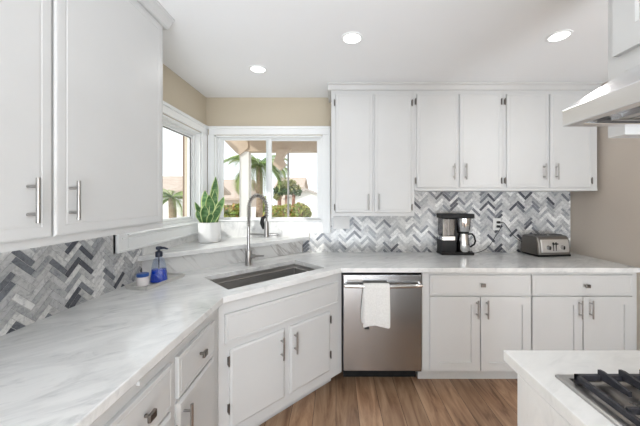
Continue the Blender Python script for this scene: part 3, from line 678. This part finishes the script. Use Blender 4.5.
# ------------------------------------------------------------------ outlets and cords
def outlet(x, z, label):
    r = thing('wall_outlet', label, 'outlet', (x, YB-.006, z))
    bm = nb(); box(bm, -.036, .036, -.006, 0, -.058, .058); obj('plate', bm, M['plate'], r, bevel=.002)
    for dz in (-.02, .02):
        bm = nb(); box(bm, -.016, .016, -.0085, -.005, dz-.014, dz+.014); s = obj('socket', bm, M['plate'], r, bevel=.002)
        bm = nb(); box(bm, -.008, -.0055, -.0095, -.008, dz-.005, dz+.006); box(bm, .0055, .008, -.0095, -.008, dz-.005, dz+.006); obj('slot', bm, M['darkslot'], s)
    return r
OX, OZ = 1.553, 1.186
outlet(OX, OZ, 'white double outlet with two black plugs between coffee maker and toaster')
def cord(parent_loc, name, pts, dz):
    # smooth curve through points
    P_ = [Vector(p) for p in pts]; out = []
    for i in range(len(P_)-1):
        a, b, c, d = P_[max(i-1, 0)], P_[i], P_[i+1], P_[min(i+2, len(P_)-1)]
        for s in range(8):
            t = s/8; out.append(.5*((2*b)+(c-a)*t+(2*a-5*b+4*c-d)*t*t+(3*b-a-3*c+d)*t**3))
    out.append(P_[-1]); bm = nb(); L0 = parent_loc.matrix_basis.inverted() if hasattr(parent_loc, 'matrix_basis') else Matrix()
    tube(bm, [L0 @ p for p in out], .0032, 8); o = obj(name, bm, M['rubber'], parent_loc, smooth=True)
    bm = nb(); q = P_[0]; box(bm, q.x-.013, q.x+.013, q.y-.004, q.y+.022, q.z-.011, q.z+.011)
    for v in bm.verts: v.co = L0 @ v.co
    obj('plug', bm, M['rubber'], o, bevel=.004)
bpy.context.view_layer.update()
yp = YB-.038
cord(cm, 'power_cord', [(OX+.005, yp, OZ-.020), (OX+.0, yp-.03, OZ-.035), (OX-.035, yp-.02, OZ-.10), (OX-.10, 2.70, OZ-.20), (OX-.17, 2.69, SLT+.025), (OX-.25, 2.69, SLT+.006), (1.28, 2.70, SLT+.02), (1.262, 2.70, SLT+.03)], 0)
cord(to, 'power_cord', [(OX+.005, yp, OZ+.020), (OX+.03, yp-.035, OZ+.018), (OX+.07, yp-.03, OZ-.03), (OX+.13, yp-.02, OZ-.10), (OX+.19, 2.70, OZ-.15), (1.80, 2.665, SLT+.09)], 0)
r = thing('switch_plate', 'blank white double wall plate under the tall cabinet', 'wall plate', (.0, YB-.006, 1.20))
bm = nb(); box(bm, -.025, .132, -.006, 0, -.058, .062); obj('plate', bm, M['plate'], r, bevel=.002)
for x in (.015, .075):
    bm = nb(); box(bm, x, x+.033, -.009, -.005, -.033, .033); obj('rocker', bm, M['plate'], r, bevel=.002)
# ------------------------------------------------------------------ outdoors
def at(p, q, Y): return Vector(((p-336)*Y/285, Y, EYE-(q-199.5)*Y/285))
wall_boxes('ground', [(-60, 60, 2.95, 90, -1.7, -1.6), (-60, -1.45, -20, 2.95, -1.7, -1.6)], M['ground'])
wall_boxes('patio', [(-5, 4, 2.92, 6.2, -.12, -.04), (-5, -1.42, -3, 2.92, -.12, -.04)], M['paving'])
Y = 4.5
a = at(241, 160, Y); b = at(250, 160, Y)
pp = thing('patio_cover', 'tan beam patio cover on a white post outside the back window', 'patio cover')
bm = nb(); box(bm, a.x, b.x, Y-.07, Y+.07, -.04, 2.20); obj('post', bm, M['stucco'], pp, label='white post')
zb = at(0, 152.2, Y).z
bm = nb(); box(bm, a.x-.02, 3.2, Y-.08, Y+.08, zb, zb+.26); obj('beam', bm, M['tan'], pp)
bm = nb(); box(bm, a.x-.05, 3.2, 3.3, Y+.4, zb+.26, zb+.32); obj('roof_board', bm, M['tan'], pp)
bm = nb(); extrude_poly(bm, [at(221, 136, Y), at(250, 136, Y), at(250, 149, Y), at(241.5, 156, Y), at(238, 153.5, Y)], (0, -.1, 0)); obj('brace', bm, M['tan'], pp)
cpx = [(276.6, 149), (275.5, 156), (272.6, 164.5), (276, 167), (279.5, 170.2), (284.6, 165.5), (285, 163), (283, 160), (283.2, 157), (286, 152.5), (291, 149)]
bm = nb(); extrude_poly(bm, [at(x, y, 4.30) for x, y in cpx], (0, .115, 0))
tag(obj('bracket', bm, M['tan']), 'tan scalloped bracket hanging below the patio beam', 'bracket')
bm = nb(); p = at(288.3, 153, 4.7); tube(bm, [(p.x, 4.7, -.04), (p.x, 4.7, p.z+.2)], .016, 10)
tag(obj('patio_pole', bm, M['pole']), 'thin grey pole standing outside the right window sash', 'pole')
# palms
def palm(base, ztop, rt_, n, L, label, seed, m='palm', stem=.085):
    rnd = random.Random(seed); r = thing('palm_tree', label, 'palm tree', base); h = ztop-base[2]; bm = nb()
    tube(bm, [(.02*sin(i), .02*cos(i*1.3), h*i/10) for i in range(11)], [stem*(1.15-.03*i+.06*(i % 2)) for i in range(11)], 12); obj('trunk', bm, M['bark'], r)
    for k_ in range(n):
        bm = nb(); az = 2*pi*k_/n+rnd.uniform(-.2, .2); el = rnd.uniform(-.3, 1.2); l = L*rnd.uniform(.8, 1.1); d = Vector((cos(az), sin(az), 0)); s = Vector((-sin(az), cos(az), 0)); prev = Vector((0, 0, h)); pts = [prev]
        for i in range(1, 13):
            e = el-1.9*i/12; prev = prev+(d*cos(e)+Vector((0, 0, sin(e))))*l/12; pts.append(prev)
        tube(bm, pts, [.012*(1-i/14) for i in range(13)], 5)
        for i in range(2, 13):
            for sd in (-1, 1):
                for q in (0, .5):
                    p = pts[i-1].lerp(pts[i], q); ll = l*.30*sin(pi*min(1, (i+q)/13.5))+.03; tip = p+(s*sd*.8+d*.55+Vector((0, 0, -.35)))*ll; wd = d*.016*L/.75
                    v = [bm.verts.new(x) for x in (p-wd, p+wd, tip)]; bm.faces.new(v)
        obj('frond', bm, M[m], r)
b = at(259, 165, 7); palm((b.x, 7, -1.6), b.z, 1, 34, .95, 'tall palm tree with drooping fronds behind the white patio post', 3)
b = at(172, 198, 6); palm((b.x, 6, -1.6), b.z, 1, 16, .75, 'low palm with arching fronds outside the left window', 5, stem=.08)
# shrubs
def leafcloud(bm, c, rad, n, size, rnd, mi=0):
    for _ in range(n):
        while True:
            v = Vector((rnd.uniform(-1, 1), rnd.uniform(-1, 1), rnd.uniform(-1, 1)))
            if .3 < v.length < 1: break
        v = v.normalized()*(v.length**.35); p = Vector((c[0]+v.x*rad[0], c[1]+v.y*rad[1], c[2]+v.z*rad[2]))
        a_ = Vector((rnd.gauss(0, 1), rnd.gauss(0, 1), rnd.gauss(0, 1))).normalized(); b_ = a_.cross(Vector((rnd.gauss(0, 1), rnd.gauss(0, 1), rnd.gauss(0, 1)))).normalized(); s = size*rnd.uniform(.6, 1.3)
        q = [bm.verts.new(x) for x in (p-a_*s, p+b_*s*.45, p+a_*s, p-b_*s*.45)]; bm.faces.new(q).material_index = mi
def shrub(name, p0, p1, ytop, Y, dep, label, cat, n=2600, size=.045, mats=('hedge', 'hedge2'), mix=.15, seed=1):
    rnd = random.Random(seed); A_ = at(p0, ytop, Y); B_ = at(p1, ytop, Y); r = thing(name, label, cat, ((A_.x+B_.x)/2, Y, -1.6 if Y > 6.2 else -.04)); bz = r.location.z; bm = nb()
    wid = B_.x-A_.x; h = A_.z-bz; nblob = max(3, int(wid/.25))
    for i in range(nblob):
        cx = -wid/2+wid*(i+.5)/nblob; rr_ = wid/nblob*.9; hh = h*rnd.uniform(.93, 1.0)
        leafcloud(bm, (cx, rnd.uniform(-.1, .1), hh*.62), (rr_*1.2, dep, hh*.38), int(n*2.6/nblob), size, rnd, 0); leafcloud(bm, (cx, 0, hh*.66), (rr_, dep, hh*.36), int(n*mix*2.6/nblob), size, rnd, 1)
    for i in range(nblob):
        cx = -wid/2+wid*(i+.5)/nblob; tz = h-.22-rnd.uniform(0, .05)
        leafcloud(bm, (cx, 0, tz), (rr_*1.15, dep, .22), int(n*.8/nblob), size*.9, rnd, 0); leafcloud(bm, (cx, 0, tz+.02), (rr_*1.15, dep, .22), int(n*.8*mix/nblob), size*.9, rnd, 1)
    obj('foliage', bm, [M[m] for m in mats], r)
    bm = nb()
    for i in range(nblob): cx = -wid/2+wid*(i+.5)/nblob; tube(bm, [(cx, 0, 0), (cx+.03, .02, h*.5)], [.025, .012], 6)
    obj('stems', bm, M['bark'], r); return r
shrub('hedge', 270, 305, 203, 5.6, .3, 'rounded yellow-green hedge below the right window sash', 'hedge', 5200, .038)
shrub('shrub', 214, 243, 203.5, 6.6, .3, 'yellow-green shrub seen left of the white patio post', 'shrub', 4000, .05, mix=.25, seed=4)
tb = at(287, 192, 9); rnd = random.Random(6); r = thing('tree', 'dark green low tree with reddish trunks in front of the far brown-roofed house', 'tree', (tb.x, 9, -1.6)); bm = nb()
for (dx, dz, rx_, rz_) in ((-.24, .04, .16, .14), (-.1, .2, .2, .13), (.1, .27, .18, .1), (.24, .10, .18, .12), (.02, .08, .3, .16), (.33, .0, .1, .1), (-.3, -.12, .1, .12)): leafcloud(bm, (dx, 0, tb.z+1.6+dz), (rx_, .2, rz_), 210, .075, rnd, rnd.randint(0, 1))
obj('foliage', bm, [M['dkgreen'], M['olive']], r); bm = nb()
for (dx, sp_) in ((-.16, -.06), (.0, .0), (.14, .08)): tube(bm, [(dx, 0, 0), (dx+.03, 0, 1.6), (dx-.04+sp_, .02, 2.2), (dx+sp_, 0, tb.z+1.7)], [.07, .07, .06, .05], 8)
obj('trunk', bm, M['redbark'], r)
shrub('shrub', 263, 268, 196, 9, .3, 'small green bush beside the palm trunk', 'shrub', 900, .06, ('hedge', 'dkgreen'), .3, 8)
# houses: gable boxes
def house(x0, x1, y0, y1, zw, zr, wm, rm, label, ridge='y', chimney=None, win=()):
    r = thing('house', label, 'house', ((x0+x1)/2, (y0+y1)/2, -1.6)); ox, oy = r.location.x, r.location.y; X0, X1, Y0, Y1 = x0-ox, x1-ox, y0-oy, y1-oy; bm = nb(); e = .35; hw_ = zw+1.6; hr = zr+1.6
    if ridge == 'y': extrude_poly(bm, [(X0, Y0, 0), (X1, Y0, 0), (X1, Y0, hw_), (0, Y0, hr-.15), (X0, Y0, hw_)], (0, Y1-Y0, 0))
    else: extrude_poly(bm, [(X0, Y0, 0), (X0, Y1, 0), (X0, Y1, hw_), (X0, 0, hr-.15), (X0, Y0, hw_)], (X1-X0, 0, 0))
    obj('wall', bm, M[wm], r); bm = nb(); th = .16
    if ridge == 'y':
        sl_ = (hr-hw_)/(X1)
        for s in (-1, 1): extrude_poly(bm, [(0, Y0-e, hr), (s*(X1+e), Y0-e, hw_-sl_*e), (s*(X1+e), Y0-e, hw_-sl_*e-th), (0, Y0-e, hr-th)], (0, Y1-Y0+2*e, 0))
    else:
        sl_ = (hr-hw_)/(Y1)
        for s in (-1, 1): extrude_poly(bm, [(X0-e, 0, hr), (X0-e, s*(Y1+e), hw_-sl_*e), (X0-e, s*(Y1+e), hw_-sl_*e-th), (X0-e, 0, hr-th)], (X1-X0+2*e, 0, 0))
    obj('roof', bm, M[rm], r)
    for (wx, wz, ww, wh) in win:
        bm = nb(); box(bm, wx-ww/2, wx+ww/2, Y0-.04, Y0+.02, wz, wz+wh); obj('window', bm, M['carglass'], r)
    if chimney:
        bm = nb(); cx, cw_, cz = chimney; box(bm, cx-cw_, cx+cw_, -cw_, cw_, hw_, cz+1.6); obj('chimney', bm, M['pink'], r)
    return r
def wx(p, Y): return (p-336)*Y/285
def wz(q, Y): return EYE-(q-199.5)*Y/285
house(wx(288, 25), wx(326, 25), 25, 33, wz(196.5, 25), wz(188.5, 25), 'stucco', 'roof2', 'white gabled house beyond the hedge, right window sash')
house(wx(277, 36), wx(301, 36), 36, 42, wz(186, 36), wz(175.5, 36), 'pink', 'roof', 'brown-roofed house behind the spreading tree', 'x')
house(wx(200, 24), wx(240, 24), 24, 30, wz(196, 24), wz(177, 24), 'pink', 'roof', 'pink stuccoed house with a brown roof left of the palm', 'x')
house(wx(120, 14), wx(184, 14), 14, 19, wz(188, 14), wz(172, 14), 'stucco', 'roof', 'brown-roofed house with a chimney seen through the left window', 'x', chimney=(1.2, .35, wz(164, 16)))
bm = nb(); box(bm, wx(183.5, 4), wx(191.5, 4), 3.98, 4.12, -.04, 2.6)
tag(obj('trellis_post', bm, M['dkwood']), 'brown wooden post just outside the left window', 'post')
bm = nb(); box(bm, -9, -1.2, 12, 12.2, -1.6, wz(207, 12)); tag(obj('garden_wall', bm, M['stucco']), 'low white garden wall beyond the left window', 'garden wall')
